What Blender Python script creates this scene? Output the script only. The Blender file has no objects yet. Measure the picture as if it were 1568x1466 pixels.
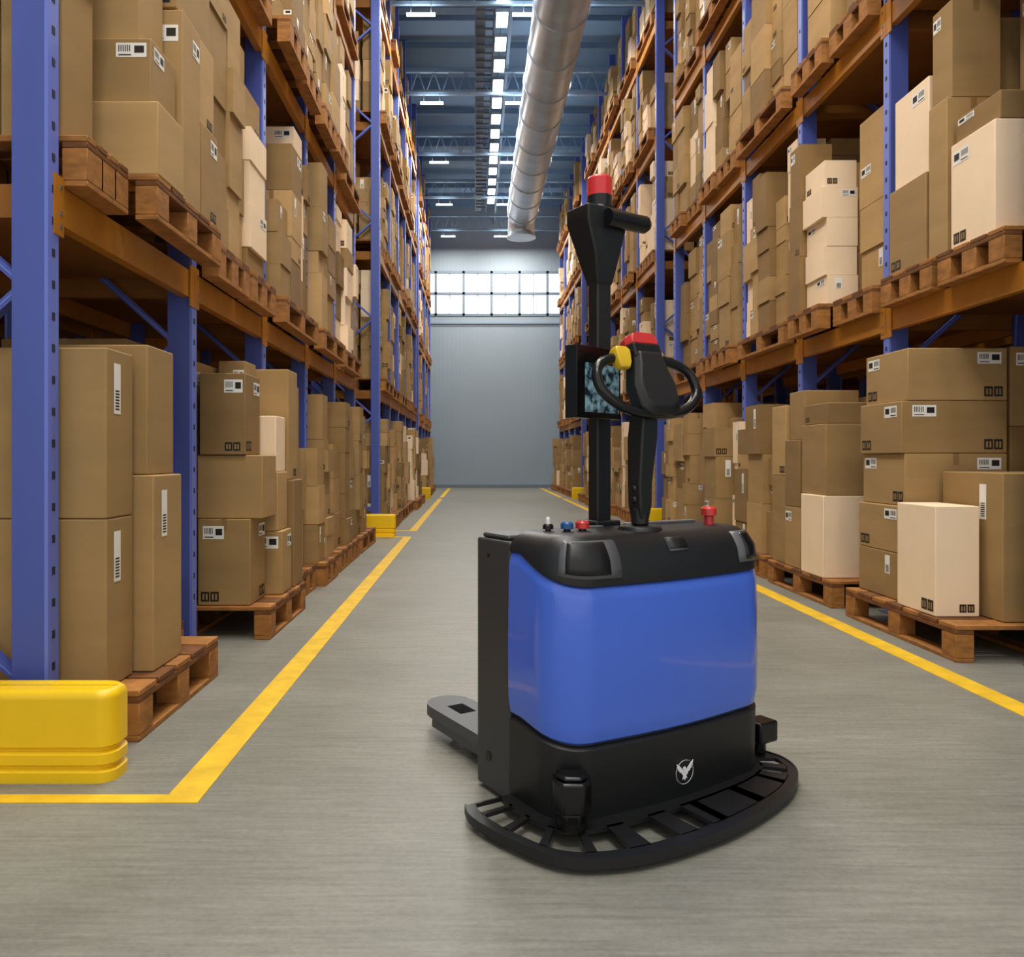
import bpy, math, random
from mathutils import Vector, Matrix
F = 1200.0
H = 1.1

# ---------------------------------------------------------------- materials
def lin(c):
    return tuple(((x/255.0)/12.92 if x/255.0 <= 0.04045 else ((x/255.0+0.055)/1.055)**2.4) for x in c) + (1.0,)

def mat(name, rgb, rough=0.6, metal=0.0, var=0.0, scale=(4, 4, 4), bump=0.0, bscale=60.0, emit=None, estr=0.0, coat=0.0, spec=0.5, detail=4):
    m = bpy.data.materials.new(name); m.use_nodes = True
    nt = m.node_tree; b = nt.nodes['Principled BSDF']
    b.inputs['Base Color'].default_value = lin(rgb)
    b.inputs['Roughness'].default_value = rough
    b.inputs['Metallic'].default_value = metal
    b.inputs['Specular IOR Level'].default_value = spec
    b.inputs['Coat Weight'].default_value = coat
    tc = nt.nodes.new('ShaderNodeTexCoord')
    if var > 0:
        mp = nt.nodes.new('ShaderNodeMapping'); mp.inputs['Scale'].default_value = scale
        nz = nt.nodes.new('ShaderNodeTexNoise'); nz.inputs['Scale'].default_value = 1.0
        nz.inputs['Detail'].default_value = detail
        rp = nt.nodes.new('ShaderNodeValToRGB')
        c = lin(rgb)
        rp.color_ramp.elements[0].position = 0.3; rp.color_ramp.elements[1].position = 0.7
        rp.color_ramp.elements[0].color = (c[0]*(1-var), c[1]*(1-var), c[2]*(1-var), 1)
        rp.color_ramp.elements[1].color = (min(1, c[0]*(1+var)), min(1, c[1]*(1+var)), min(1, c[2]*(1+var)), 1)
        nt.links.new(tc.outputs['Object'], mp.inputs['Vector'])
        nt.links.new(mp.outputs[0], nz.inputs['Vector'])
        nt.links.new(nz.outputs['Fac'], rp.inputs[0])
        nt.links.new(rp.outputs[0], b.inputs['Base Color'])
    if bump > 0:
        n2 = nt.nodes.new('ShaderNodeTexNoise'); n2.inputs['Scale'].default_value = bscale
        bp = nt.nodes.new('ShaderNodeBump'); bp.inputs['Strength'].default_value = bump
        bp.inputs['Distance'].default_value = 0.01
        nt.links.new(tc.outputs['Object'], n2.inputs['Vector'])
        nt.links.new(n2.outputs['Fac'], bp.inputs['Height'])
        nt.links.new(bp.outputs[0], b.inputs['Normal'])
    if emit:
        b.inputs['Emission Color'].default_value = lin(emit)
        b.inputs['Emission Strength'].default_value = estr
    return m

CB = [mat('cardboard_a', (172, 139, 90), .8, var=.1, scale=(2, 2, 6)),
      mat('cardboard_b', (159, 128, 81), .8, var=.1, scale=(2, 2, 6)),
      mat('cardboard_c', (186, 151, 99), .8, var=.1, scale=(2, 2, 6)),
      mat('cardboard_d', (142, 112, 68), .8, var=.1, scale=(2, 2, 6)),
      mat('cardboard_cream', (250, 224, 190), .75, var=.03),
      mat('label_white', (244, 242, 236), .5),
      mat('label_ink', (25, 22, 20), .6),
      mat('packing_tape', (146, 116, 72), .35)]
M_CREAM, M_LAB, M_INK, M_TAPE = 4, 5, 6, 7
WOOD = [mat('pallet_wood', (160, 106, 48), .8, var=.3, scale=(12, 12, 30)),
        mat('pallet_wood_dark', (112, 68, 28), .85, var=.3, scale=(12, 12, 30))]
BLUE = mat('rack_blue', (74, 90, 170), .42, var=.06, scale=(3, 3, 1))
BLUE_LIT = mat('rack_blue_lit', (108, 126, 214), .4)  # lighter copy of rack blue: light on the post faces put into colour
ORANGE = mat('beam_orange', (180, 116, 26), .5, var=.14, scale=(5, 5, 5))
DECK = mat('deck_brown', (140, 86, 20), .7, var=.18, scale=(3, 3, 3))
DARK = mat('rack_hole', (35, 38, 70), .8)
STEEL = mat('zinc_steel', (150, 152, 156), .4, metal=.8)
YEL = mat('guard_yellow', (245, 200, 10), .4, var=.05, scale=(4, 4, 4))

# ---------------------------------------------------------------- mesh builder
class MB:
    def __init__(s): s.v = []; s.f = []; s.m = []
    def add(s, vs, fs, m):
        o = len(s.v); s.v += [tuple(v) for v in vs]
        for i, f in enumerate(fs):
            s.f.append(tuple(o+k for k in f)); s.m.append(m[i] if isinstance(m, (list, tuple)) else m)
    def box(s, x0, x1, y0, y1, z0, z1, m=0, M=None):
        if x0 > x1: x0, x1 = x1, x0
        vs = [Vector(p) for p in [(x0,y0,z0),(x1,y0,z0),(x1,y1,z0),(x0,y1,z0),(x0,y0,z1),(x1,y0,z1),(x1,y1,z1),(x0,y1,z1)]]
        if M is not None: vs = [M @ v for v in vs]
        s.add(vs, [(0,3,2,1),(4,5,6,7),(0,1,5,4),(1,2,6,5),(2,3,7,6),(3,0,4,7)], m)
    def bar(s, p0, p1, w, t, m=0, up=(0,0,1)):
        p0 = Vector(p0); p1 = Vector(p1); d = (p1-p0); L = d.length; d.normalize()
        u = Vector(up)
        if abs(d.dot(u)) > .98: u = Vector((0,1,0))
        a = d.cross(u).normalized(); b = a.cross(d).normalized()
        M = Matrix(((a.x,d.x,b.x,p0.x),(a.y,d.y,b.y,p0.y),(a.z,d.z,b.z,p0.z),(0,0,0,1)))
        s.box(-w/2, w/2, 0, L, -t/2, t/2, m, M)
    def cyl(s, p0, p1, r0, r1=None, n=24, m=0, caps=True):
        if r1 is None: r1 = r0
        p0 = Vector(p0); p1 = Vector(p1); d = (p1-p0).normalized()
        u = Vector((0,0,1)) if abs(d.z) < .9 else Vector((1,0,0))
        a = d.cross(u).normalized(); b = d.cross(a).normalized()
        vs = []
        for p, r in ((p0, r0), (p1, r1)):
            for i in range(n):
                t = 2*math.pi*i/n; vs.append(p + a*math.cos(t)*r + b*math.sin(t)*r)
        fs = [(i, (i+1) % n, n+(i+1) % n, n+i) for i in range(n)]
        if caps: fs += [tuple(reversed(range(n))), tuple(range(n, 2*n))]
        s.add(vs, fs, m)
    def loft(s, rings, m=0, cap0=True, cap1=True, closed=True):
        n = len(rings[0]); vs = [p for r in rings for p in r]; fs = []; ms = []
        for k in range(len(rings)-1):
            for i in range(n if closed else n-1):
                j = (i+1) % n
                fs.append((k*n+i, k*n+j, (k+1)*n+j, (k+1)*n+i)); ms.append(m[k] if isinstance(m, list) else m)
        if cap0: fs.append(tuple(reversed(range(n)))); ms.append(m[0] if isinstance(m, list) else m)
        if cap1: fs.append(tuple((len(rings)-1)*n+i for i in range(n))); ms.append(m[-1] if isinstance(m, list) else m)
        s.add(vs, fs, ms)
    def prism(s, pts, z0, z1, m=0, M=None):
        r0 = [Vector((p[0], p[1], z0)) for p in pts]; r1 = [Vector((p[0], p[1], z1)) for p in pts]
        if M is not None: r0 = [M @ v for v in r0]; r1 = [M @ v for v in r1]
        s.loft([r0, r1], m)
    def obj(s, name, mats, bevel=0, smooth=False, parent=None, seg=2, fixn=False, recenter=True):
        me = bpy.data.meshes.new(name)
        c = Vector((0,0,0))
        if parent is None and recenter:
            lo = Vector([min(v[i] for v in s.v) for i in range(3)]); hi = Vector([max(v[i] for v in s.v) for i in range(3)])
            c = (lo+hi)/2; c.z = lo.z
        me.from_pydata([(v[0]-c.x, v[1]-c.y, v[2]-c.z) for v in s.v], [], s.f)
        for mm in (mats if isinstance(mats, list) else [mats]): me.materials.append(mm)
        me.polygons.foreach_set('material_index', s.m)
        if smooth: me.polygons.foreach_set('use_smooth', [True]*len(s.f))
        me.update()
        if fixn:
            import bmesh
            bm = bmesh.new(); bm.from_mesh(me); bmesh.ops.recalc_face_normals(bm, faces=bm.faces[:]); bm.to_mesh(me); bm.free()
        o = bpy.data.objects.new(name, me); bpy.context.collection.objects.link(o)
        o.location = c
        if parent is not None: o.parent = parent; o.location = (0,0,0)
        if bevel > 0:
            b = o.modifiers.new('bevel', 'BEVEL'); b.width = bevel; b.segments = seg; b.limit_method = 'ANGLE'
            b.angle_limit = math.radians(35)
        if smooth or bevel > 0:
            try:
                me.polygons.foreach_set('use_smooth', [True]*len(s.f))
                w = o.modifiers.new('wn', 'WEIGHTED_NORMAL'); w.keep_sharp = True
                me.set_sharp_from_angle(angle=math.radians(40))
            except Exception: pass
        return o

# ---------------------------------------------------------------- room
YB = 28.7; ZC = 10.4; XL = -5.6; XR = 6.9; YF = -3.0
fm = bpy.data.materials.new('concrete_floor'); fm.use_nodes = True
nt = fm.node_tree; b = nt.nodes['Principled BSDF']
tc = nt.nodes.new('ShaderNodeTexCoord')
def noise(scale_vec, sc, det):
    mp = nt.nodes.new('ShaderNodeMapping'); mp.inputs['Scale'].default_value = scale_vec
    n = nt.nodes.new('ShaderNodeTexNoise'); n.inputs['Scale'].default_value = sc; n.inputs['Detail'].default_value = det
    n.inputs['Roughness'].default_value = .62
    nt.links.new(tc.outputs['Object'], mp.inputs['Vector']); nt.links.new(mp.outputs[0], n.inputs['Vector']); return n
n1 = noise((1.6, 26, 1), 2.6, 10); n2 = noise((1, 1.6, 1), 1.1, 8); n3 = noise((1, 1.5, 1), 55, 4)
r1 = nt.nodes.new('ShaderNodeValToRGB')
r1.color_ramp.elements[0].position = .25; r1.color_ramp.elements[0].color = lin((122, 121, 112))
r1.color_ramp.elements[1].position = .75; r1.color_ramp.elements[1].color = lin((152, 151, 141))
mx = nt.nodes.new('ShaderNodeMix'); mx.data_type = 'RGBA'; mx.blend_type = 'MULTIPLY'; mx.inputs[0].default_value = .8
r2 = nt.nodes.new('ShaderNodeValToRGB'); r2.color_ramp.elements[0].position = .32; r2.color_ramp.elements[1].position = .66
r2.color_ramp.elements[0].color = (.72, .73, .72, 1); r2.color_ramp.elements[1].color = (1, 1, 1, 1)
mx2 = nt.nodes.new('ShaderNodeMix'); mx2.data_type = 'RGBA'; mx2.blend_type = 'MULTIPLY'; mx2.inputs[0].default_value = .5
r3 = nt.nodes.new('ShaderNodeValToRGB'); r3.color_ramp.elements[0].position = .35; r3.color_ramp.elements[1].position = .6
r3.color_ramp.elements[0].color = (.72, .72, .72, 1); r3.color_ramp.elements[1].color = (1, 1, 1, 1)
nt.links.new(n3.outputs['Fac'], r3.inputs[0])
nt.links.new(n1.outputs['Fac'], r1.inputs[0]); nt.links.new(n2.outputs['Fac'], r2.inputs[0])
nt.links.new(r1.outputs[0], mx.inputs[6]); nt.links.new(r2.outputs[0], mx.inputs[7])
nt.links.new(mx.outputs[2], mx2.inputs[6]); nt.links.new(r3.outputs[0], mx2.inputs[7])
nt.links.new(mx2.outputs[2], b.inputs['Base Color'])
rr = nt.nodes.new('ShaderNodeMapRange'); rr.inputs[3].default_value = .3; rr.inputs[4].default_value = .6
nt.links.new(n2.outputs['Fac'], rr.inputs[0]); nt.links.new(rr.outputs[0], b.inputs['Roughness'])
bp = nt.nodes.new('ShaderNodeBump'); bp.inputs['Strength'].default_value = .1; bp.inputs['Distance'].default_value = .01
nt.links.new(n1.outputs['Fac'], bp.inputs['Height']); nt.links.new(bp.outputs[0], b.inputs['Normal'])
f = MB(); f.box(XL, XR, YF, YB+.2, -.1, 0); f.obj('floor', fm)

WALL = mat('wall_panel', (146, 162, 176), .6, var=.04, scale=(.4, .4, .4))
wnt = WALL.node_tree
wv = wnt.nodes.new('ShaderNodeTexWave'); wv.inputs['Scale'].default_value = 2.0; wv.bands_direction = 'X'
tcx = wnt.nodes.new('ShaderNodeTexCoord'); wb = wnt.nodes.new('ShaderNodeBump'); wb.inputs['Strength'].default_value = .08; wb.inputs['Distance'].default_value = .02
wnt.links.new(tcx.outputs['Object'], wv.inputs['Vector']); wnt.links.new(wv.outputs['Fac'], wb.inputs['Height'])
wnt.links.new(wb.outputs[0], wnt.nodes['Principled BSDF'].inputs['Normal'])
CEIL = mat('ceiling_paint', (118, 146, 174), .7)
TRUSS = mat('truss_paint', (128, 152, 176), .5)
WZ0, WZ1 = 6.34, 7.99
WX0, WX1 = -4.1, 5.4
w = MB()
w.box(XL, XR, YB, YB+.2, 0, WZ0); w.box(XL, XR, YB, YB+.2, WZ1, ZC)
w.box(XL, WX0, YB, YB+.2, WZ0, WZ1); w.box(WX1, XR, YB, YB+.2, WZ0, WZ1)
w.obj('wall_back', WALL)
w = MB(); w.box(XL-.2, XL, YF, YB+.2, 0, ZC); w.obj('wall_left', WALL)
w = MB(); w.box(XR, XR+.2, YF, YB+.2, 0, ZC); w.obj('wall_right', WALL)
w = MB(); w.box(XL, XR, YF, YB+.2, ZC, ZC+.15)
for i in range(29):
    y = YF + .6 + i*1.1; w.box(XL, XR, y, y+.12, ZC-.14, ZC)
w.obj('ceiling', CEIL)
# window: frame with mullions in front of daylit panes
wf = MB()
wx = -1.46; xs = []
while wx > WX0: wx -= 1.03
wx += 1.03
while wx < WX1-.1: xs.append(wx); wx += 1.03
for x in [WX0+.04]+xs+[WX1-.04]: wf.box(x-.045, x+.045, YB-.03, YB+.1, WZ0, WZ1, 0)
for x in xs: wf.box(x+.5, x+.53, YB+.02, YB+.1, WZ0, WZ1, 0)
for z in (WZ0+.04, (WZ0+WZ1)/2, WZ1-.04): wf.box(WX0, WX1, YB-.03, YB+.1, z-.045, z+.045, 0)
wf.box(WX0, WX1, YB+.1, YB+.12, WZ0, WZ1, 1)
wf.obj('window_1', [mat('window_frame', (120, 136, 152), .6), mat('daylit_pane', (235, 242, 248), .3, emit=(240, 247, 255), estr=1.5)])
t = MB(); t.box(XL, XR, YB-.06, YB, WZ0-.3, WZ0-.25); t.obj('trim_1', TRUSS)
t = MB(); t.box(XL, XR, YB-.03, YB, 0, .12); t.obj('baseboard_back', mat('skirting', (112, 124, 136), .6))

# roof trusses
TY0 = 27.3
ty = [TY0-3.4*i for i in range(9)]
t = MB()
for y in ty:
    zb_, zt_ = 9.1, 9.6
    t.box(XL, XR, y-.03, y+.03, zb_-.03, zb_+.03); t.box(XL, XR, y-.04, y+.04, zt_-.04, zt_+.04)
    n = 36; dx = (XR-XL)/n
    for i in range(n):
        a = XL+i*dx
        t.bar((a, y, zb_), (a+dx/2, y, zt_), .022, .022); t.bar((a+dx/2, y, zt_), (a+dx, y, zb_), .022, .022)
for i in range(5):
    x = XL+.9+i*2.7; t.box(x-.03, x+.03, YF, YB, 9.72, 9.78)
t.obj('roof_truss', TRUSS)
t = MB()
for y in ty: 
    if y+1.85 < YB: t.box(XL, XR, y+1.6, y+1.85, 9.95, 10.24)
t.obj('roof_beam', mat('roof_beam_blue', (100, 130, 162), .6))

# light row on cable tray
LX = .49
tr = MB()
tr.box(LX-.50, LX-.47, YF, 25.6, 9.2, 9.28, 0); tr.box(LX-.16, LX-.13, YF, 25.6, 9.2, 9.28, 0)
tr.box(LX-.47, LX-.3, YF, 25.6, 9.23, 9.25, 0)
y = 0.
while y < 25.4:
    tr.box(LX-.47, LX-.16, y, y+.04, 9.2, 9.23, 0); y += .3
for y in ty:
    if y < 25.5: tr.bar((LX-.3, y, 9.23), (LX-.3, y, 9.6), .02, .02)
tr.obj('cable_tray', mat('tray_grey', (84, 92, 102), .5, metal=.3))
lr = MB(); y = 4.
while y < 24.9:
    lr.box(LX-.12, LX+.12, y-.02, y+.50, 9.16, 9.22, 0); lr.box(LX-.1, LX+.1, y, y+.48, 9.15, 9.16, 1)
    lr.bar((LX, y+.25, 9.2), (LX, y+.25, 9.8), .012, .012, 0); y += .84
lr.obj('ceiling_light_row', [mat('lamp_housing', (110, 120, 130), .5), mat('lamp_diffuser', (255, 255, 255), .4, emit=(250, 252, 255), estr=16)])

# tube lamps under the trusses, plus added near and upward lights
hous = mat('tube_body', (235, 240, 245), .4, emit=(235, 245, 255), estr=3.0)
wire = mat('tube_wire', (140, 145, 150), .4)
def tube(x, y, z, L, power, up=0):
    e = bpy.data.objects.new('tube_lamp', None); bpy.context.collection.objects.link(e); e.location = (x, y, z)
    m_ = MB(); m_.box(-L/2, L/2, -.035, .035, .0, .035); m_.bar((-L*.35, 0, .035), (-L*.35, 0, .25), .01, .01, 1); m_.bar((L*.35, 0, .035), (L*.35, 0, .25), .01, .01, 1)
    m_.obj('tube_body', [hous, wire], parent=e)
    for pw, dz, rx in ((power, -.006, 0), (up, .041, math.pi)):
        if pw <= 0: continue
        ld = bpy.data.lights.new('tube', 'AREA'); ld.shape = 'RECTANGLE'; ld.size = L; ld.size_y = .07; ld.energy = pw; ld.color = (1, .94, .84)
        if rx: ld.color = (.9, .96, 1)  # upward light, added to brighten the ceiling
        lo = bpy.data.objects.new('tube', ld); bpy.context.collection.objects.link(lo); lo.parent = e; lo.location = (0, 0, dz); lo.rotation_euler = (rx, 0, 0)
for i, y in enumerate(ty[:-1]):
    far = 1.35 if i < 3 else 1.1
    tube(1.3, y-.1, 8.83, 1.3, 115*far, 9)
    tube(-.95, y-.1, 8.83, .5, 60*far, 4)
for y in (-1.6, 1.0, 4.9):  # larger lamps added out of view to light the near aisle
    tube(1.3, y, 8.83, 2.4, 165, 6); tube(-.5, y, 8.83, 1.0, 110, 4)

# ventilation duct
d = MB(); DX, DZ, DR = 1.36, 8.25, .44
DE = 22.6
d.cyl((DX, YF, DZ), (DX, DE, DZ), DR, n=40)
yy = 1.
while yy < DE-.1:
    d.cyl((DX, yy, DZ), (DX, yy+.06, DZ), DR+.018, n=40); yy += 1.25
rings = []
for i in range(9):
    a = math.pi/2*i/8; c = Vector((DX, DE+.5*math.sin(a), DZ-.5+.5*math.cos(a)))
    up = Vector((0, math.sin(a), math.cos(a)))
    rings.append([c + Vector((1,0,0))*math.cos(q)*DR*.9 + up*math.sin(q)*DR*.9 for q in [2*math.pi*j/32 for j in range(32)]])
d.loft(rings)
d.cyl((DX, DE+.5, DZ-.5), (DX, DE+.5, DZ-.62), DR*.9, DR*1.0, n=32)
for yy in ty:
    if yy < DE:
        d.bar((DX-.3, yy, DZ+.3), (DX-.3, yy, 9.1), .02, .02); d.bar((DX+.3, yy, DZ+.3), (DX+.3, yy, 9.1), .02, .02)
d.obj('ventilation_duct', mat('galvanised_duct', (176, 190, 206), .34, metal=.45, var=.12, scale=(2, 3, 2)), smooth=True, fixn=True)
v = MB(); v.box(1.4, 2.1, YB-.25, YB-.06, 9.15, 9.4); v.box(1.5, 2.0, YB-.27, YB-.25, 9.18, 9.35, 1)
v.obj('exhaust_vent', [TRUSS, CEIL], bevel=.01)

# ---------------------------------------------------------------- floor markings
LINE = mat('line_yellow', (228, 184, 34), .55, var=.16, scale=(9, 9, 9), detail=8)
def line(pts):
    m_ = MB()
    for (x0, x1, y0, y1) in pts: m_.box(x0, x1, y0, y1, 0, .003)
    m_.obj('floor_marking', LINE)
line([(-1.0, -.885, 2.48, 10.9), (-4.5, -1.0, 2.48, 2.54), (-4.5, -1.0, 10.8, 10.9)])
line([(-1.0, -.885, 11.7, 21.0), (-4.5, -1.0, 11.7, 11.8)])
line([(-1.0, -.885, 21.7, 28.4)])
line([(2.33, 2.45, 1.7, 11.9)]); line([(2.33, 2.45, 12.5, 21.0)]); line([(2.33, 2.45, 21.7, 28.4)])

# ---------------------------------------------------------------- boxes and pallets
def patch(mb, axis, c, a0, a1, z0, z1, m, sgn):
    if axis == 'y': vs = [(a0, c, z0), (a1, c, z0), (a1, c, z1), (a0, c, z1)]
    else:
        vs = [(c, a0, z0), (c, a1, z0), (c, a1, z1), (c, a0, z1)]
        if sgn < 0: vs = vs[::-1]
    mb.add(vs, [(0, 1, 2, 3)], m)

def decorate(mb, x0, x1, y0, y1, z0, z1, s, rnd, force=None):
    xf = x1+.0015 if s < 0 else x0-.0015
    def marks(axis, c, a0, a1, kind):
        w_, h_ = a1-a0, z1-z0
        e = .0008*(1 if (axis == 'x' and s < 0) else -1)
        sg = 1 if s < 0 else -1
        if kind == 'label':
            lw = min(.15, w_*.4); lh = min(.08, h_*.22)
            la = a1-lw-w_*.06 if rnd.random() < .7 else a0+w_*.1; lz = z1-lh-h_*.08
            patch(mb, axis, c, la, la+lw, lz, lz+lh, M_LAB, sg)
            for i in range(6):
                a = la+lw*(.08+.07*i); patch(mb, axis, c+e, a, a+lw*.035, lz+lh*.4, lz+lh*.85, M_INK, sg)
            patch(mb, axis, c+e, la+lw*.6, la+lw*.92, lz+lh*.3, lz+lh*.8, M_INK, sg)
            patch(mb, axis, c+e, la+lw*.08, la+lw*.5, lz+lh*.12, lz+lh*.2, M_INK, sg)
        elif kind == 'strip':     # tall narrow shipping label
            lw = min(.06, w_*.25); lh = min(.2, h_*.4)
            la = a0+w_*.25; lz = z1-lh-h_*.08
            patch(mb, axis, c, la, la+lw, lz, lz+lh, M_LAB, sg)
            for i in range(7):
                zz = lz+lh*(.08+.06*i); patch(mb, axis, c+e, la+lw*.2, la+lw*.8, zz, zz+lh*.03, M_INK, sg)
        else:
            q = min(.055, w_*.16, h_*.18)
            a = a1-2*q-.035 if rnd.random() < .7 else a0+.02; z = z0+.025
            for k_ in range(2):
                aa = a+k_*(q*1.12)
                patch(mb, axis, c, aa, aa+q, z, z+q*1.15, M_INK, sg)
                patch(mb, axis, c+e, aa+q*.2, aa+q*.42, z+q*.2, z+q*.9, 1, sg)
                patch(mb, axis, c+e, aa+q*.58, aa+q*.8, z+q*.2, z+q*.9, 1, sg)
    if force == 'strip':
        marks('x', xf, y0, y1, 'strip'); return
    if force == 'no': return
    for axis, c, a0, a1 in (('y', y0-.0015, x0, x1), ('x', xf, y0, y1)):
        r = rnd.random()
        if force: r = {'label': .05, 'sym': .3, 'both': -1}[force]
        if a1-a0 < .16: continue
        if r < .16: marks(axis, c, a0, a1, 'label')
        if r < 0 or (.2 <= r < .38): marks(axis, c, a0, a1, 'sym')
        if .4 < r < .5: marks(axis, c, a0, a1, 'strip')

def one_box(mb, x0, x1, y0, y1, z0, z1, s, m, rnd, deco=True, force=None):
    mb.box(x0, x1, y0, y1, z0, z1, m)
    if z1-z0 > .12 and m != M_CREAM:
        xc = (x0+x1)/2
        if rnd.random() < .4: patch(mb, 'y', y0-.001, xc-.018, xc+.018, z1-min(.07, (z1-z0)*.3), z1, M_TAPE, -1)
    if deco: decorate(mb, x0, x1, y0, y1, z0, z1, s, rnd, force)

def pallet(mb, x0, x1, y0, y1, z, h=.2):
    if x0 > x1: x0, x1 = x1, x0
    n = max(4, int((y1-y0)/.16)); p = (y1-y0)/n
    for i in range(n): mb.box(x0, x1, y0+i*p+.012, y0+(i+1)*p-.012, z+h-.025, z+h, (i % 2))
    for a in (0, .5, 1):
        bx = x0 + (x1-x0-.1)*a
        mb.box(bx, bx+.1, y0+.012, y1-.012, z+h-.05, z+h-.026, 1)
        mb.box(bx, bx+.1, y0+.012, y1-.012, z, z+.024, 0)
        for c in (0, .5, 1):
            by = y0+.012 + (y1-y0-.024-.13)*c
            mb.box(bx, bx+.1, by, by+.13, z+.024, z+h-.05, 0 if a != .5 else 1)

def fill(bm_, pm, s, y0, y1, z, maxh, xe, rnd, depth=.95, deco=True, prob_cream=.16):
    two = rnd.random() < .5
    segs = [(y0+.08, (y0+y1)/2-.02), ((y0+y1)/2+.02, y1-.08)] if two else [(y0+.1, y1-.1)]
    for (a, b_) in segs:
        xo = xe+rnd.uniform(-.08, .05)
        pallet(pm, s*xo, s*(xo+depth), a, b_, z)
        y = a+rnd.uniform(0, .03)
        while y < b_-.2:
            wy = rnd.uniform(.2, .44)
            if y+wy > b_-.12: wy = b_-y
            tgt = maxh*rnd.choice([.5, .7, .8, .9, .95, 1.0])
            x = xo+rnd.uniform(0, .12)
            k_ = 0
            while x < xo+depth-.2:
                wx = rnd.uniform(.28, .5)
                if x+wx > xo+depth: wx = xo+depth-x
                zz = z+.201; t2 = tgt*(1 if k_ == 0 else rnd.uniform(.8, 1.05)); t2 = min(t2, maxh)
                base = rnd.choice([0, 0, 1, 1, 2, 3]); uh = rnd.uniform(.16, .5)
                cream = rnd.random() < prob_cream
                while zz < z+.2+t2-.12:
                    hh = uh if rnd.random() < .55 else rnd.uniform(.15, .55)
                    if zz+hh > z+.2+maxh: hh = z+.2+maxh-zz
                    if hh < .1: break
                    m = M_CREAM if (cream and rnd.random() < .6) else (base if rnd.random() < .7 else rnd.choice([0, 1, 2, 3]))
                    j = rnd.uniform(0, .06); g = rnd.uniform(.004, .02)
                    xa, xb = x+j, x+wx-g
                    one_box(bm_, min(s*xa, s*xb), max(s*xa, s*xb), y+g*.5, y+wy-g, zz, zz+hh-.003, s, m, rnd, deco and k_ == 0)
                    zz += hh
                x += wx; k_ += 1
            y += wy

# ---------------------------------------------------------------- racks
LEVELS = [2.15, 4.3, 6.3, 8.2]
P = 1.473
def rack(s, xe, ys, back=False):
    r = MB(); D = 1.05; top = 9.9
    for y in ys:
        for x in (xe, xe+D-.135):
            r.box(s*x, s*(x+.135), y-.035, y+.035, 0.008, top, 0)
            xx = x if x == xe else x+.123
            r.box(s*(xx-.002), s*(xx+.012), y-.037, y+.037, 0.008, top, 1)
            r.box(s*(x-.02), s*(x+.155), y-.07, y+.07, 0, .008, 3)
        if not back:
            z = .3
            while z < 8:
                r.box(s*(xe-.0035), s*(xe+.001), y-.01, y+.01, z, z+.03, 5); z += .12 if z < 4 else .3
        z = .25; k_ = 0
        while z < top-1.0:
            a = (s*(xe+.1), y, z); b_ = (s*(xe+D-.1), y, z+.75)
            if k_ % 2: a = (s*(xe+D-.1), y, z); b_ = (s*(xe+.1), y, z+.75)
            r.bar(a, b_, .03, .045, 0, up=(0, 1, 0)); r.bar((a[0], y-.018, a[2]), (b_[0], y-.018, b_[2]), .006, .012, 1, up=(0,1,0))
            z += .75; k_ += 1
    for L in LEVELS:
        for i in range(len(ys)-1):
            a, b_ = ys[i]+.038, ys[i+1]-.038
            r.box(s*(xe+.004), s*(xe+.055), a, b_, L-.15, L, 2)
            r.box(s*(xe+D-.055), s*(xe+D-.004), a, b_, L-.15, L, 2)
            r.box(s*(xe-.006), s*(xe+.002), a-.04, a+.03, L-.2, L+.03, 2)
            r.box(s*(xe-.006), s*(xe+.002), b_-.03, b_+.04, L-.2, L+.03, 2)
            for q in (-.17, -.12, -.02): r.box(s*(xe-.01), s*(xe-.006), a+.0, a+.015, L+q, L+q+.015, 3)
            r.box(s*(xe+.055), s*(xe+D-.055), a, b_, L-.04, L-.002, 4)
            r.box(s*(xe+.055), s*(xe+D-.055), a, a+.05, L-.13, L-.04, 4)
    r.obj('pallet_rack', [BLUE, BLUE_LIT, ORANGE, STEEL, DECK, DARK])

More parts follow.
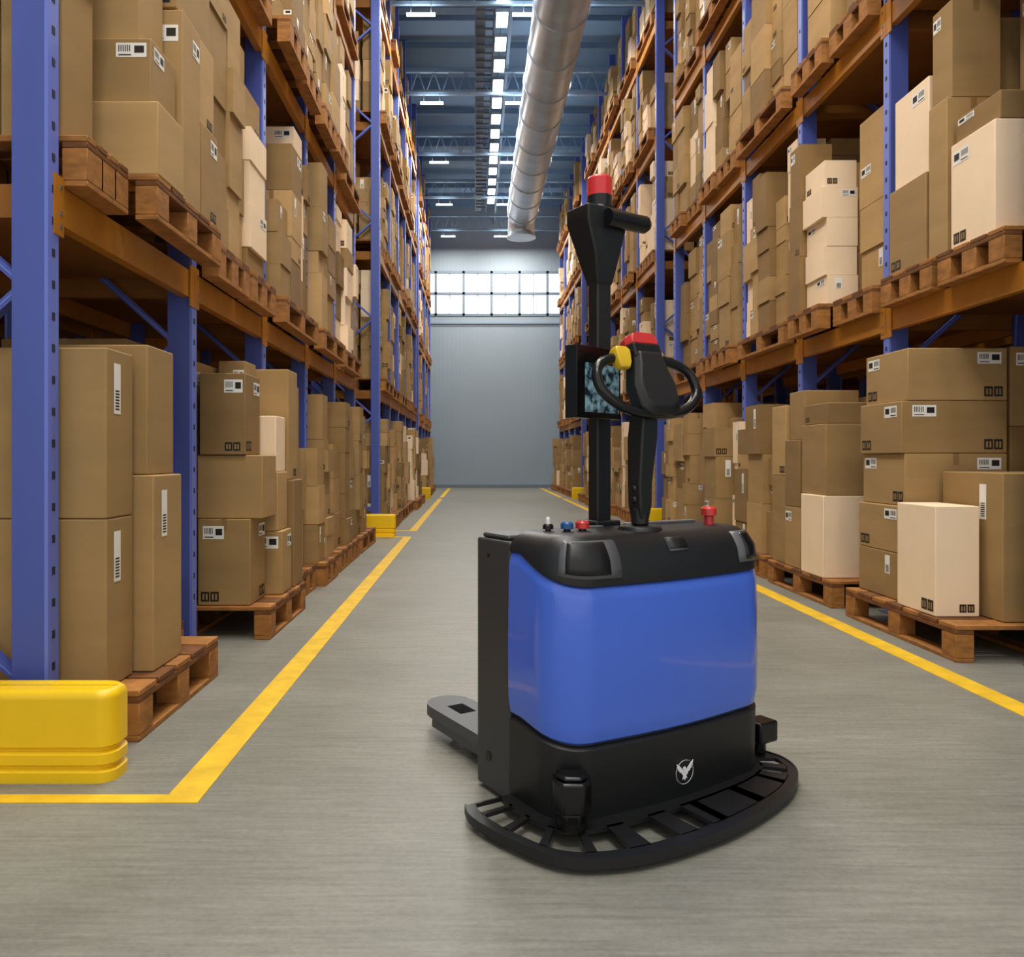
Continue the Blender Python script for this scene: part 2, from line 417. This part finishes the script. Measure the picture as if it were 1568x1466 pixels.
YL0 = 2.94
left_blocks = [(1.595, [YL0+P*i for i in range(6)]), (1.47, [12.0+P*i for i in range(6)]), (1.56, [21.4+P*.95*i for i in range(5)])]
r0 = 5.53-2*P
right_blocks = [(2.92, [r0+P*i for i in range(7)]), (2.92, [12.6+P*i for i in range(6)]), (2.92, [21.4+P*.95*i for i in range(5)])]
hand = {(-1, 0, 0, 0), (-1, 0, 1, 0), (-1, 0, 0, 1), (1, 0, 0, 0), (1, 0, 1, 0), (1, 0, 2, 0), (1, 0, 1, 1)}
for s, blocks in ((-1, left_blocks), (1, right_blocks)):
    for bi, (xe, ys) in enumerate(blocks):
        rack(s, xe, ys)
        bx = MB(); pm = MB()
        for i in range(len(ys)-1):
            for li, z in enumerate([0]+LEVELS):
                if (s, bi, i, li) in hand: continue
                if li == 0: e = xe-.28 if s < 0 else xe-.26
                else: e = xe-.1 if s < 0 else xe-.08
                if bi > 0 and s < 0: e += .08
                mh = 1.56 if li == 0 else (1.68 if li == 1 else 1.45)
                if li == 4: mh = 1.2
                rnd = random.Random((s+2)*7919+bi*613+i*97+li*13+3)
                fill(bx, pm, s, ys[i], ys[i+1], z+.001, mh, e, rnd, prob_cream=.16 if bi == 0 and li < 2 else .26)
        bx.obj('stacked_cardboard_boxes', CB); pm.obj('loaded_wooden_pallets', WOOD)
        xb = 2.87 if s < 0 else 4.2
        rack(s, xb, ys, back=True)
        bx = MB(); pm = MB()
        for i in range(len(ys)-1):
            for li, z in enumerate([0]+LEVELS):
                rnd = random.Random((s+2)*7919+bi*613+i*97+li*13+5)
                fill(bx, pm, s, ys[i], ys[i+1], z+.001, 1.6 if li == 0 else 1.2, xb+.02, rnd, deco=False, depth=.9)
        bx.obj('stacked_cardboard_boxes', CB); pm.obj('loaded_wooden_pallets', WOOD)

def hbox(x0, x1, y0, y1, z0, z1, s, m=0, force=None, seed=1):
    b_ = MB(); rnd = random.Random(seed); one_box(b_, x0, x1, y0, y1, z0, z1-.002, s, m, rnd, True, force)
    b_.obj('cardboard_box', CB, bevel=.006)
def hpal(x0, x1, y0, y1, z):
    p = MB(); pallet(p, x0, x1, y0, y1, z); p.obj('wooden_pallet', WOOD, bevel=.003, seg=1)
W_ = M_CREAM
G = .202
# left bay 0 floor level
hpal(-2.45, -1.3, 3.0, 3.95, 0)
for a in [(-1.99,-1.425,3.01,3.24,G,.865,1,'strip'), (-1.99,-1.425,3.01,3.24,.865,1.53,1,'strip'),
          (-1.99,-1.35,3.27,3.58,G,1.03,0,'strip'), (-1.95,-1.38,3.28,3.56,1.03,1.58,1,'no'),
          (-2.45,-2.01,3.01,3.56,G,.95,2,None), (-2.45,-2.01,3.01,3.56,.95,1.55,0,None)]:
    hbox(*a[:6], -1, a[6], a[7], seed=int(a[5]*100))
hpal(-2.5, -1.62, 4.0, 4.34, 0)
hbox(-2.45,-1.75,4.02,4.3,G,1.0,-1,1); hbox(-2.45,-1.8,4.02,4.3,1.0,1.72,-1,3,'label')
# left bay 1 floor level
hpal(-2.3, -1.24, 4.7, 5.7, 0)
for a in [(-1.69,-1.37,4.74,5.08,G,.73,1,'both'), (-1.70,-1.30,4.76,5.08,.73,1.12,0,'no'), (-1.68,-1.40,4.74,5.06,1.12,1.62,3,'both'),
          (-2.25,-1.71,4.74,5.3,G,.9,2,None), (-2.25,-1.72,4.74,5.3,.9,1.7,0,'label'),
          (-1.69,-1.27,5.12,5.38,G,.62,0,'label'), (-1.69,-1.3,5.12,5.38,.62,1.01,2,None), (-1.49,-1.31,5.12,5.36,1.01,1.38,W_,None), (-1.69,-1.51,5.12,5.36,1.01,1.74,1,None),
          (-1.69,-1.26,5.42,5.68,G,.95,3,None), (-1.69,-1.3,5.42,5.68,.95,1.72,0,'sym'), (-2.25,-1.72,5.34,5.68,G,1.6,1,None),
          ]:
    hbox(*a[:6], -1, a[6], a[7], seed=int(a[5]*100+7))
# left bay 0, first level
hpal(-2.5, -1.5, 3.0, 3.38, 2.151); hpal(-2.5, -1.40, 3.42, 4.3, 2.151)
z = 2.353
for a in [(-1.86,-1.62,3.05,3.3,z,3.05,1,'sym'), (-2.45,-1.9,3.05,3.35,z,3.2,2,None), (-1.86,-1.6,3.05,3.3,3.05,3.7,0,None),
          (-1.78,-1.40,3.44,3.74,z,2.68,2,'no'), (-1.78,-1.44,3.46,3.74,2.68,2.97,1,'label'), (-1.74,-1.5,3.48,3.74,2.97,3.3,0,'no'), (-1.74,-1.5,3.48,3.74,3.3,3.75,3,None),
          (-2.4,-1.82,3.45,3.8,z,3.1,0,None), (-2.4,-1.82,3.45,3.8,3.1,3.8,1,None),
          (-1.78,-1.42,3.78,4.02,z,3.28,0,'label'), (-1.78,-1.42,4.04,4.29,z,2.85,1,'both'), (-1.78,-1.44,4.04,4.29,2.85,3.3,2,'sym'), (-2.4,-1.84,3.83,4.29,z,3.3,3,None), (-1.8,-1.46,3.8,4.28,3.3,3.85,1,None)]:
    hbox(*a[:6], -1, a[6], a[7], seed=int(a[5]*100+3))
# right bay 1 floor level
hpal(2.58, 3.7, 4.17, 5.44, 0)
for a in [(2.6,2.85,4.4,4.8,G,.83,W_,'sym'), (2.88,3.45,4.25,4.8,G,1.02,1,'strip'), (3.47,3.9,4.25,4.8,G,.9,0,None),
          (2.66,2.9,4.86,5.4,G,.5,1,None), (2.66,2.9,4.86,5.4,.5,.8,0,'both'), (2.93,3.65,4.86,5.4,G,.8,3,None),
          (2.68,3.32,4.86,5.38,.8,1.13,0,'both'), (2.66,3.32,4.86,5.38,1.13,1.46,1,'both'), (2.70,3.32,4.86,5.38,1.46,1.79,0,'both'),
          (3.34,3.68,4.86,5.38,.8,1.3,3,None), (3.34,3.68,4.86,5.38,1.3,1.8,1,'label')]:
    hbox(*a[:6], 1, a[6], a[7], seed=int(a[5]*100+2))
# right bay 2 floor level
hpal(2.6, 3.7, 5.68, 6.94, 0)
for a in [(2.6,3.12,5.82,6.22,G,.82,W_,None), (2.62,3.16,5.82,6.25,.82,1.36,1,'no'), (2.64,3.2,5.84,6.25,1.36,1.52,3,None),
          (3.2,3.68,5.82,6.25,G,1.1,0,None), (3.22,3.68,5.82,6.25,1.1,1.7,1,None),
          (2.62,3.1,6.29,6.59,G,.7,0,'label'), (2.62,3.1,6.29,6.59,.7,1.25,3,None), (2.66,3.1,6.29,6.59,1.25,1.65,1,None),
          (2.64,3.1,6.63,6.93,G,.95,1,None), (2.64,3.1,6.63,6.93,.95,1.55,2,'sym'), (3.15,3.65,6.29,6.93,G,1.6,0,None)]:
    hbox(*a[:6], 1, a[6], a[7], seed=int(a[5]*100+5))
# right bay 1, first level
hpal(2.84, 3.8, 4.17, 4.8, 2.151); hpal(2.84, 3.8, 4.84, 5.47, 2.151)
for a in [(2.87,3.25,4.3,4.7,z,2.98,W_,'both'), (2.9,3.28,4.3,4.7,2.98,3.14,3,None), (3.28,3.78,4.25,4.7,z,3.1,W_,None), (3.3,3.75,4.3,4.72,3.14,3.9,1,'label'),
          (2.87,3.2,4.74,4.93,z,3.3,0,None), (2.87,3.2,4.96,5.4,z,2.93,1,'sym'), (2.9,3.18,4.98,5.38,2.93,3.55,W_,'label'), (3.25,3.75,4.85,5.4,z,3.1,3,None), (3.25,3.75,4.85,5.4,3.1,3.85,0,None), (2.9,3.2,4.74,4.94,3.3,3.9,1,None)]:
    hbox(*a[:6], 1, a[6], a[7], seed=int(a[5]*100+9))

# ---------------------------------------------------------------- rack end guards
def guard(s, xin, y, w=1.5, h=.31):
    g = MB()
    def outline(off):
        pts = []; r_ = .06
        x0, x1, y0, y1 = xin-off, xin+w+off, y-off, y+.16+off
        for cx, cy, a0 in ((x0+r_, y1-r_, 90), (x0+r_, y0+r_, 180), (x1-r_, y0+r_, 270), (x1-r_, y1-r_, 0)):
            for i in range(7):
                a = math.radians(a0+15*i); pts.append((cx+r_*math.cos(a), cy+r_*math.sin(a)))
        return pts
    prof = [(0, 0), (.0, .035), (-.012, .045), (-.012, .052), (0, .062), (0, .095), (-.012, .105), (-.012, .112), (0, .122), (0, h-.03), (-.006, h-.012), (-.016, h-.002), (-.022, h)]
    g.loft([[Vector((s*p[0], p[1], z_)) for p in outline(o)] for o, z_ in prof])
    g.obj('rack_end_guard', YEL, smooth=True, fixn=True)
guard(-1, 1.225, 2.63, 1.55)
guard(-1, 1.12, 10.9); guard(-1, 1.2, 20.9)
guard(1, 2.6, 12.2); guard(1, 2.6, 20.9)

# ---------------------------------------------------------------- autonomous pallet truck
T = bpy.data.objects.new('autonomous_pallet_truck', None); bpy.context.collection.objects.link(T)
T.location = (.25, 2.22, 0); T.rotation_euler = (0, 0, math.radians(31))
TB = mat('truck_blue', (72, 112, 226), .22, var=.02, coat=.5)
TK = mat('truck_black_plastic', (25, 26, 28), .42, bump=.04, bscale=300)
TG = mat('truck_side_grey', (58, 59, 62), .45)
TGL = mat('truck_trim_highlight_grey', (92, 94, 98), .35)  # lighter grey paints the edge highlight around the lid pockets
TG2 = mat('truck_gloss_black', (15, 15, 17), .25)
TR = mat('truck_red', (205, 50, 48), .3, coat=.3)
TY = mat('truck_yellow', (225, 185, 40), .35)
TW = mat('emblem_white', (245, 245, 245), .5)
TBL = mat('button_blue', (40, 90, 150), .3)
W = .895; RR = .13; BB = .27; ZT = .868
def outl(off):
    pts = [(-off, BB), (-off, .22), (-off, .17)]
    for i in range(11):
        a = math.radians(180+9*i); pts.append((RR+(RR+off)*math.cos(a), RR+(RR+off)*math.sin(a)))
    for i in range(1, 16):
        q = i/16; pts.append((RR+(W-2*RR)*q, -off-.02*math.sin(math.pi*q)))
    for i in range(11):
        a = math.radians(270+9*i); pts.append((W-RR+(RR+off)*math.cos(a), RR+(RR+off)*math.sin(a)))
    pts += [(W+off, .17), (W+off, .22), (W+off, BB)]
    return pts
def zt(p): return .72 + .085*max(0, min(1, (p[1]-.0)/.22))**1.3
def zb(p): return .255 + .035*max(0, min(1, (p[1]-.02)/.2))
def ring(off, zfun): return [Vector((p[0], p[1], zfun(q))) for p, q in zip(outl(off), outl(0))]
c = MB()
c.loft([ring(-.02, lambda p: .012), ring(0, lambda p: .04), ring(.004, lambda p: zb(p)-.01), ring(-.012, lambda p: zb(p)), ring(-.012, lambda p: zt(p)-.002)])
c.obj('lower_skirt', TK, smooth=True, parent=T, fixn=True)
c = MB()
c.loft([ring(-.010, lambda p: zb(p)+.004), ring(.0, lambda p: zb(p)+.012), ring(.008, lambda p: zb(p)+.06), ring(.010, lambda p: .5), ring(.006, lambda p: zt(p)-.04), ring(-.002, lambda p: zt(p)-.008), ring(-.012, lambda p: zt(p))], cap0=False, cap1=False, closed=False)
c.obj('blue_shell', TB, smooth=True, parent=T, fixn=True)
lo = [.003, .004, -.006, -.03, -.055, -.075]; lz = [0, .15, .55, .82, .95, 1.0]
def lring(k, lift=0): return ring(lo[k]+lift, lambda p: (zt(p)+.003)*(1-lz[k])+ZT*lz[k])
c = MB(); c.loft([ring(-.012, lambda p: zt(p)-.004)]+[lring(k) for k in range(6)])
c.obj('top_lid', TK, smooth=True, parent=T, fixn=True)
def lidpatch(i0, i1, t0, t1, name, m_, lift=.003):
    Rg = [lring(1, lift), lring(2, lift), lring(3, lift), lring(4, lift)]
    def pt(i, t_):
        t_ = max(0, min(2.999, t_*3)); k = int(t_); return Rg[k][i].lerp(Rg[k+1][i], t_-k)
    mb = MB(); rows = [[pt(i, t0+(t1-t0)*j/6) for i in range(i0, i1+1)] for j in range(7)]
    mb.loft(rows, cap0=False, cap1=False, closed=False); o = mb.obj(name, m_, smooth=True, parent=T)
    so = o.modifiers.new('s', 'SOLIDIFY'); so.thickness = .005; so.offset = 0
lidpatch(7, 15, .0, .84, 'lid_pocket_left', TGL, .003)
lidpatch(8, 14, .06, .78, 'lid_pocket_left_inner', TK, .0055)
lidpatch(28, 34, .05, .84, 'lid_pocket_right', TGL, .003)
lidpatch(29, 33, .1, .78, 'lid_pocket_right_inner', TG2, .0055)
lidpatch(20, 22, .4, .8, 'lid_nameplate', TGL, .003)
lidpatch(20, 22, .45, .8, 'lid_nameplate_inner', TK, .0045)
# chassis
c = MB(); c.box(.0, W, .275, .475, .012, .835); c.box(.012, W-.012, .30, .46, .835, .852)
c.obj('rear_chassis', TG, bevel=.008, parent=T)
c = MB(); c.cyl((-.003, .40, .12), (.01, .40, .12), .016); c.cyl((-.003, .40, .78), (.01, .40, .78), .006)
c.obj('side_hole', TG2, parent=T)
# bumper plate with slots
def crom(pts, n):
    out = []
    for i in range(len(pts)-1):
        p0 = Vector(pts[max(0, i-1)]); p1 = Vector(pts[i]); p2 = Vector(pts[i+1]); p3 = Vector(pts[min(len(pts)-1, i+2)])
        for k_ in range(n):
            t_ = k_/n; out.append(.5*((2*p1)+(-p0+p2)*t_+(2*p0-5*p1+4*p2-p3)*t_*t_+(-p0+3*p1-3*p2+p3)*t_**3))
    out.append(Vector(pts[-1])); return out
OUT = crom([(-.165,.275),(-.188,.19),(-.165,.03),(-.095,-.14),(.08,-.228),(.3,-.248),(.5,-.235),(.75,-.178),(.92,-.09),(.99,.02),(.975,.14)], 6)
INN = crom([(.0,.27),(.0,.2),(.0,.11),(.03,.03),(.13,0),(.3,-.01),(.5,-.01),(.72,0),(.83,.03),(.88,.09),(.89,.15)], 6)
c = MB(); N = len(OUT)
def strip(i0, i1, t0, t1, z0, z1):
    A = [INN[i].lerp(OUT[i], t0) for i in range(i0, i1+1)]; B = [INN[i].lerp(OUT[i], t1) for i in range(i0, i1+1)]
    for k_ in range(len(A)-1):
        q = [A[k_], A[k_+1], B[k_+1], B[k_]]
        c.loft([[Vector((p.x, p.y, z0)) for p in q], [Vector((p.x, p.y, z1)) for p in q]])
strip(0, N-1, -.1, .25, .03, .042)
strip(0, N-1, .78, .97, .03, .042)
strip(0, N-1, .955, 1.0, .018, .046)
for i in list(range(0, N-1)):
    if i % 5 == 0 or 33 <= i <= 46: strip(i, i+1, .2, .8, .03, .042)
    if i % 5 == 4 and i > 22: strip(i, i+1, .2, .8, .03, .042)
c.obj('safety_bumper_plate', TK, parent=T, fixn=True)
# forks
c = MB()
Z0, Z1 = .078, .12
for u0 in (.07, .60):
    u1 = u0+.19; b0, b1 = .47, 1.05
    arc = []
    for i in range(9):
        a = math.radians(0+22.5*i); arc.append(((u0+u1)/2+.095*math.cos(a), b1-.1+.1*math.sin(a)))
    sl = [(u0+u1)/2-.035, (u0+u1)/2+.035]
    for q in ([(u0, b0), (u1, b0), (u1, b1-.24), (u0, b1-.24)], [(u0, b1-.24), (sl[0], b1-.24), (sl[0], b1-.13), (u0, b1-.13)],
              [(sl[1], b1-.24), (u1, b1-.24), (u1, b1-.13), (sl[1], b1-.13)]):
        c.prism(q, Z0, Z1)
    c.prism([(u0, b1-.13), (u1, b1-.13)]+arc, Z0, Z1)
    c.cyl(((u0+u1)/2-.03, b1-.185, .048), ((u0+u1)/2+.03, b1-.185, .048), .048, m=1)
    c.box(u0+.01, u0+.03, b0, b1-.1, .04, Z0); c.box(u1-.03, u1-.01, b0, b1-.1, .04, Z0)
c.obj('forks', [mat('fork_grey', (74, 76, 80), .45), TG2], parent=T, fixn=True)
# sensors
c = MB()
SM = Matrix.Translation((.022, -.01, 0)) @ Matrix.Rotation(math.radians(-32), 4, 'Z')
hexa = [(-.055, .03), (-.055, -.025), (-.03, -.055), (.03, -.055), (.055, -.025), (.055, .03)]
c.prism(hexa, .10, .19, 0, SM); c.prism([(x*.8, y*.8) for x, y in hexa], .19, .205, 0, SM); c.prism([(x*.75, y*.75) for x, y in hexa], .042, .10, 0, SM)
c.obj('front_laser_scanner', TG2, bevel=.008, parent=T, fixn=True)
c = MB(); c.box(.905, 1.0, .05, .13, .09, .165); c.box(.88, .92, .08, .12, .1, .16); c.cyl((.95, .095, .045), (.95, .095, .09), .025)
c.obj('side_laser_scanner', TG2, bevel=.008, parent=T)
# emblem
e = MB(); ex, ez, ey = .455, .12, -.0262
EM = Matrix(((1,0,0,ex),(0,0,-1,ey),(0,1,0,ez),(0,0,0,1)))
wing = [(0,-.004),(.006,.004),(.012,.012),(.022,.022),(.036,.032),(.033,.022),(.034,.018),(.028,.014),(.029,.009),(.022,.007),(.022,.002),(.014,.0),(.012,-.006),(.006,-.010),(.010,-.022),(.004,-.018),(0,-.026)]
full = wing + [(-x, y_) for x, y_ in wing[::-1][1:-1]]
e.prism(full[:], 0, .002, 0, EM)
e.prism([(-.004,.0),(.004,.0),(.005,.012),(.0,.018),(-.008,.013)], 0, .0022, 0, EM)
n = 40
for i in range(n):
    a0, a1 = 2*math.pi*i/n, 2*math.pi*(i+1)/n
    e.prism([(.0365*math.cos(a0), .0365*math.sin(a0)), (.0372*math.cos(a0), .0372*math.sin(a0)), (.0372*math.cos(a1), .0372*math.sin(a1)), (.0365*math.cos(a1), .0365*math.sin(a1))], 0, .0015, 0, EM)
e.obj('bird_emblem', TW, parent=T, fixn=True)
# mast
mu, mb_ = .412, .33
c = MB()
c.box(mu-.031, mu+.031, mb_-.026, mb_+.026, .86, 1.74)
c.box(mu-.055, mu+.055, mb_-.05, mb_+.05, .85, .885)
def rect(hw0, hw1, hd, z_, dx=0): return [Vector((mu-hw0+dx, mb_-hd, z_)), Vector((mu+hw1+dx, mb_-hd, z_)), Vector((mu+hw1+dx, mb_+hd, z_)), Vector((mu-hw0+dx, mb_+hd, z_))]
c.loft([rect(.033, .033, .029, 1.70), rect(.06, .05, .05, 1.80), rect(.10, .075, .06, 1.91), rect(.10, .075, .06, 1.96)])
c.obj('mast', TK, bevel=.006, parent=T)
c = MB(); c.cyl((mu, mb_, 1.955), (mu, mb_, 2.01), .044, .044, 32); c.cyl((mu, mb_, 1.955), (mu, mb_, 1.97), .055, .05, 32)
c.cyl((mu-.03, mb_-.075, 1.915), (mu+.14, mb_-.075, 1.915), .03, .03, 28); c.cyl((mu+.14, mb_-.075, 1.915), (mu+.155, mb_-.075, 1.915), .03, .02, 28)
c.box(mu-.02, mu+.02, mb_-.075, mb_, 1.895, 1.935)
c.obj('mast_head_scanner', TG2, smooth=True, parent=T)
c = MB(); c.cyl((mu, mb_, 2.01), (mu, mb_, 2.07), .044, .044, 32); c.cyl((mu, mb_, 2.07), (mu, mb_, 2.078), .044, .038, 32)
c.obj('beacon_lamp', mat('beacon_red', (205, 38, 44), .25, coat=.5, emit=(255, 30, 40), estr=.08), smooth=True, parent=T)
# monitor
sm = bpy.data.materials.new('monitor_screen'); sm.use_nodes = True; nt = sm.node_tree; b = nt.nodes['Principled BSDF']
vz = nt.nodes.new('ShaderNodeTexNoise'); vz.inputs['Scale'].default_value = 38; vz.inputs['Detail'].default_value = 4
tcn = nt.nodes.new('ShaderNodeTexCoord'); rp = nt.nodes.new('ShaderNodeValToRGB')
rp.color_ramp.elements[0].color = lin((20, 34, 44)); rp.color_ramp.elements[1].color = lin((120, 155, 168)); rp.color_ramp.elements[1].position = .62; rp.color_ramp.elements[0].position = .4
nt.links.new(tcn.outputs['Object'], vz.inputs['Vector']); nt.links.new(vz.outputs['Fac'], rp.inputs[0])
nt.links.new(rp.outputs[0], b.inputs['Base Color']); nt.links.new(rp.outputs[0], b.inputs['Emission Color'])
b.inputs['Emission Strength'].default_value = .3; b.inputs['Roughness'].default_value = .15
c = MB(); MM = Matrix.Translation((.31, .235, 1.35)) @ Matrix.Rotation(math.radians(14), 4, 'Z')
c.box(-.118, .125, -.018, .03, -.12, .115, 0, MM); c.box(-.075, .115, -.0195, -.017, -.10, .06, 1, MM); c.box(.02, .1, .03, .09, -.04, .04, 0, MM)
c.obj('monitor', [TG2, sm], bevel=.003, seg=1, parent=T)
# tiller
tu, tb = .405, .12
c = MB()
c.cyl((tu, tb, .862), (tu, tb, .882), .075, .065, 32); c.cyl((tu, tb, .882), (tu, tb, .94), .028, .028, 24)
def rect2(uc, hw, bc, hd, z_): return [Vector((uc-hw, bc-hd, z_)), Vector((uc+hw, bc-hd, z_)), Vector((uc+hw, bc+hd, z_)), Vector((uc-hw, bc+hd, z_))]
c.loft([rect2(tu, .018, tb, .025, .90), rect2(tu, .026, tb, .03, .95), rect2(tu, .028, tb, .03, 1.02), rect2(tu+.005, .034, tb-.005, .036, 1.16), rect2(tu+.008, .032, tb-.01, .033, 1.25)])
for zz in (.965, 1.0): c.cyl((tu-.032, tb, zz), (tu+.032, tb, zz), .012, n=16)
c.obj('tiller_arm', TK, bevel=.006, parent=T)
HM = Matrix.Translation((tu+.02, tb-.02, 1.352)) @ Matrix.Rotation(math.radians(-20), 4, 'X')
c = MB()
prof = [(-.04,-.13),(.05,-.13),(.085,-.105),(.09,-.03),(.065,.05),(.055,.1),(-.055,.1),(-.065,.05),(-.09,-.03),(-.08,-.105)]
def hp(scale, yy): return [HM @ Vector((x*scale, yy, z_*scale)) for x, z_ in prof]
c.loft([hp(.85, .035), hp(1, .02), hp(1, -.02), hp(.8, -.04)]); 
c.obj('tiller_head', TK, bevel=.004, parent=T, fixn=True)
cu = bpy.data.curves.new('tiller_grip', 'CURVE'); cu.dimensions = '3D'; cu.bevel_depth = .0165; cu.bevel_resolution = 6
sp = cu.splines.new('POLY'); n = 72; sp.points.add(n-1)
for i in range(n):
    a = 2*math.pi*i/n; ca, sa = math.cos(a), math.sin(a); ex_ = 2/2.9
    x = .212*math.copysign(abs(ca)**ex_, ca); z_ = .098*math.copysign(abs(sa)**ex_, sa) - .02
    x *= (1-.25*abs(sa)) if sa < 0 else 1
    v_ = HM @ Vector((x-.005, 0, z_)); sp.points[i].co = (*v_, 1)
sp.use_cyclic_u = True
go = bpy.data.objects.new('tiller_grip', cu); bpy.context.collection.objects.link(go); go.parent = T; cu.materials.append(TG2)
c = MB(); c.loft([[HM @ Vector((x*k1, y_*1.1, z0)) for x, y_ in [(-.05,-.03),(.05,-.03),(.06,.0),(.05,.035),(-.05,.035),(-.06,0)]] for k1, z0 in ((1.15, .07), (1.15, .118))])
c.obj('tiller_head_cap', TG2, bevel=.006, parent=T, fixn=True)
c = MB(); c.loft([[HM @ Vector((x*k1, y_, z0)) for x, y_ in [(-.05,-.03),(.05,-.03),(.06,.0),(.05,.035),(-.05,.035),(-.06,0)]] for k1, z0 in ((1.1, .118), (1.1, .138), (.95, .152), (.5, .16))])
c.obj('belly_button', TR, bevel=.004, parent=T, fixn=True)
c = MB(); c.loft([[HM @ Vector((x*k1-.105, y_*k1-.01, z0)) for x, y_ in [(-.03,-.02),(.03,-.02),(.035,.0),(.03,.025),(-.03,.025),(-.035,0)]] for k1, z0 in ((.6, .03), (.85, .05), (.95, .09), (.7, .105))])
c.loft([[HM @ Vector((x*k1+.078, y_*k1+.015, z0)) for x, y_ in [(-.015,-.02),(.015,-.02),(.02,.0),(.015,.025),(-.015,.025),(-.02,0)]] for k1, z0 in ((.7, .07), (1, .08), (1, .105), (.7, .112))])
c.obj('thumb_controls', TY, bevel=.004, parent=T, fixn=True)
# controls on lid
def knob(u, v_, r, h, m_, name, stem=.0):
    c = MB(); zb0 = ZT-.002
    c.cyl((u, v_, zb0), (u, v_, zb0+stem+.004), r*.55, r*.55, 20, 1); c.cyl((u, v_, zb0+stem), (u, v_, zb0+stem+h*.75), r, r, 28, 0); c.cyl((u, v_, zb0+stem+h*.75), (u, v_, zb0+stem+h), r, r*.75, 28, 0)
    c.obj(name, [m_, TG2], smooth=True, parent=T)
knob(.215, .18, .022, .024, TR, 'red_push_button', .01)
knob(.165, .195, .02, .022, TBL, 'blue_push_button', .01)
knob(.12, .235, .017, .016, TG2, 'key_switch', .008); knob(.12, .235, .007, .028, TW, 'key_top', .018)
knob(.745, .14, .027, .03, TR, 'emergency_stop_button', .035); knob(.745, .14, .017, .04, TR, 'emergency_stop_stem', .0)
c = MB(); c.box(.27, .36, .245, .265, .866, .874); c.box(.46, .78, .235, .26, .866, .878)
c.obj('lid_strip', STEEL, bevel=.003, parent=T)

# ---------------------------------------------------------------- world, camera
wd = bpy.data.worlds.new('World'); bpy.context.scene.world = wd; wd.use_nodes = True
bg = wd.node_tree.nodes['Background']; bg.inputs[0].default_value = (1.0, .97, .92, 1); bg.inputs[1].default_value = .85
cam = bpy.data.cameras.new('camera'); co = bpy.data.objects.new('camera', cam); bpy.context.collection.objects.link(co)
co.location = (0, 0, H); co.rotation_euler = (math.radians(90), 0, 0)
cam.sensor_fit = 'HORIZONTAL'; cam.sensor_width = 36; cam.lens = 36*F/1578
cam.shift_x = 56.5/1578; cam.shift_y = -31.5/1578; cam.clip_end = 200
bpy.context.scene.camera = co
bpy.context.scene.view_settings.view_transform = 'Standard'
bpy.context.scene.view_settings.exposure = 0.05
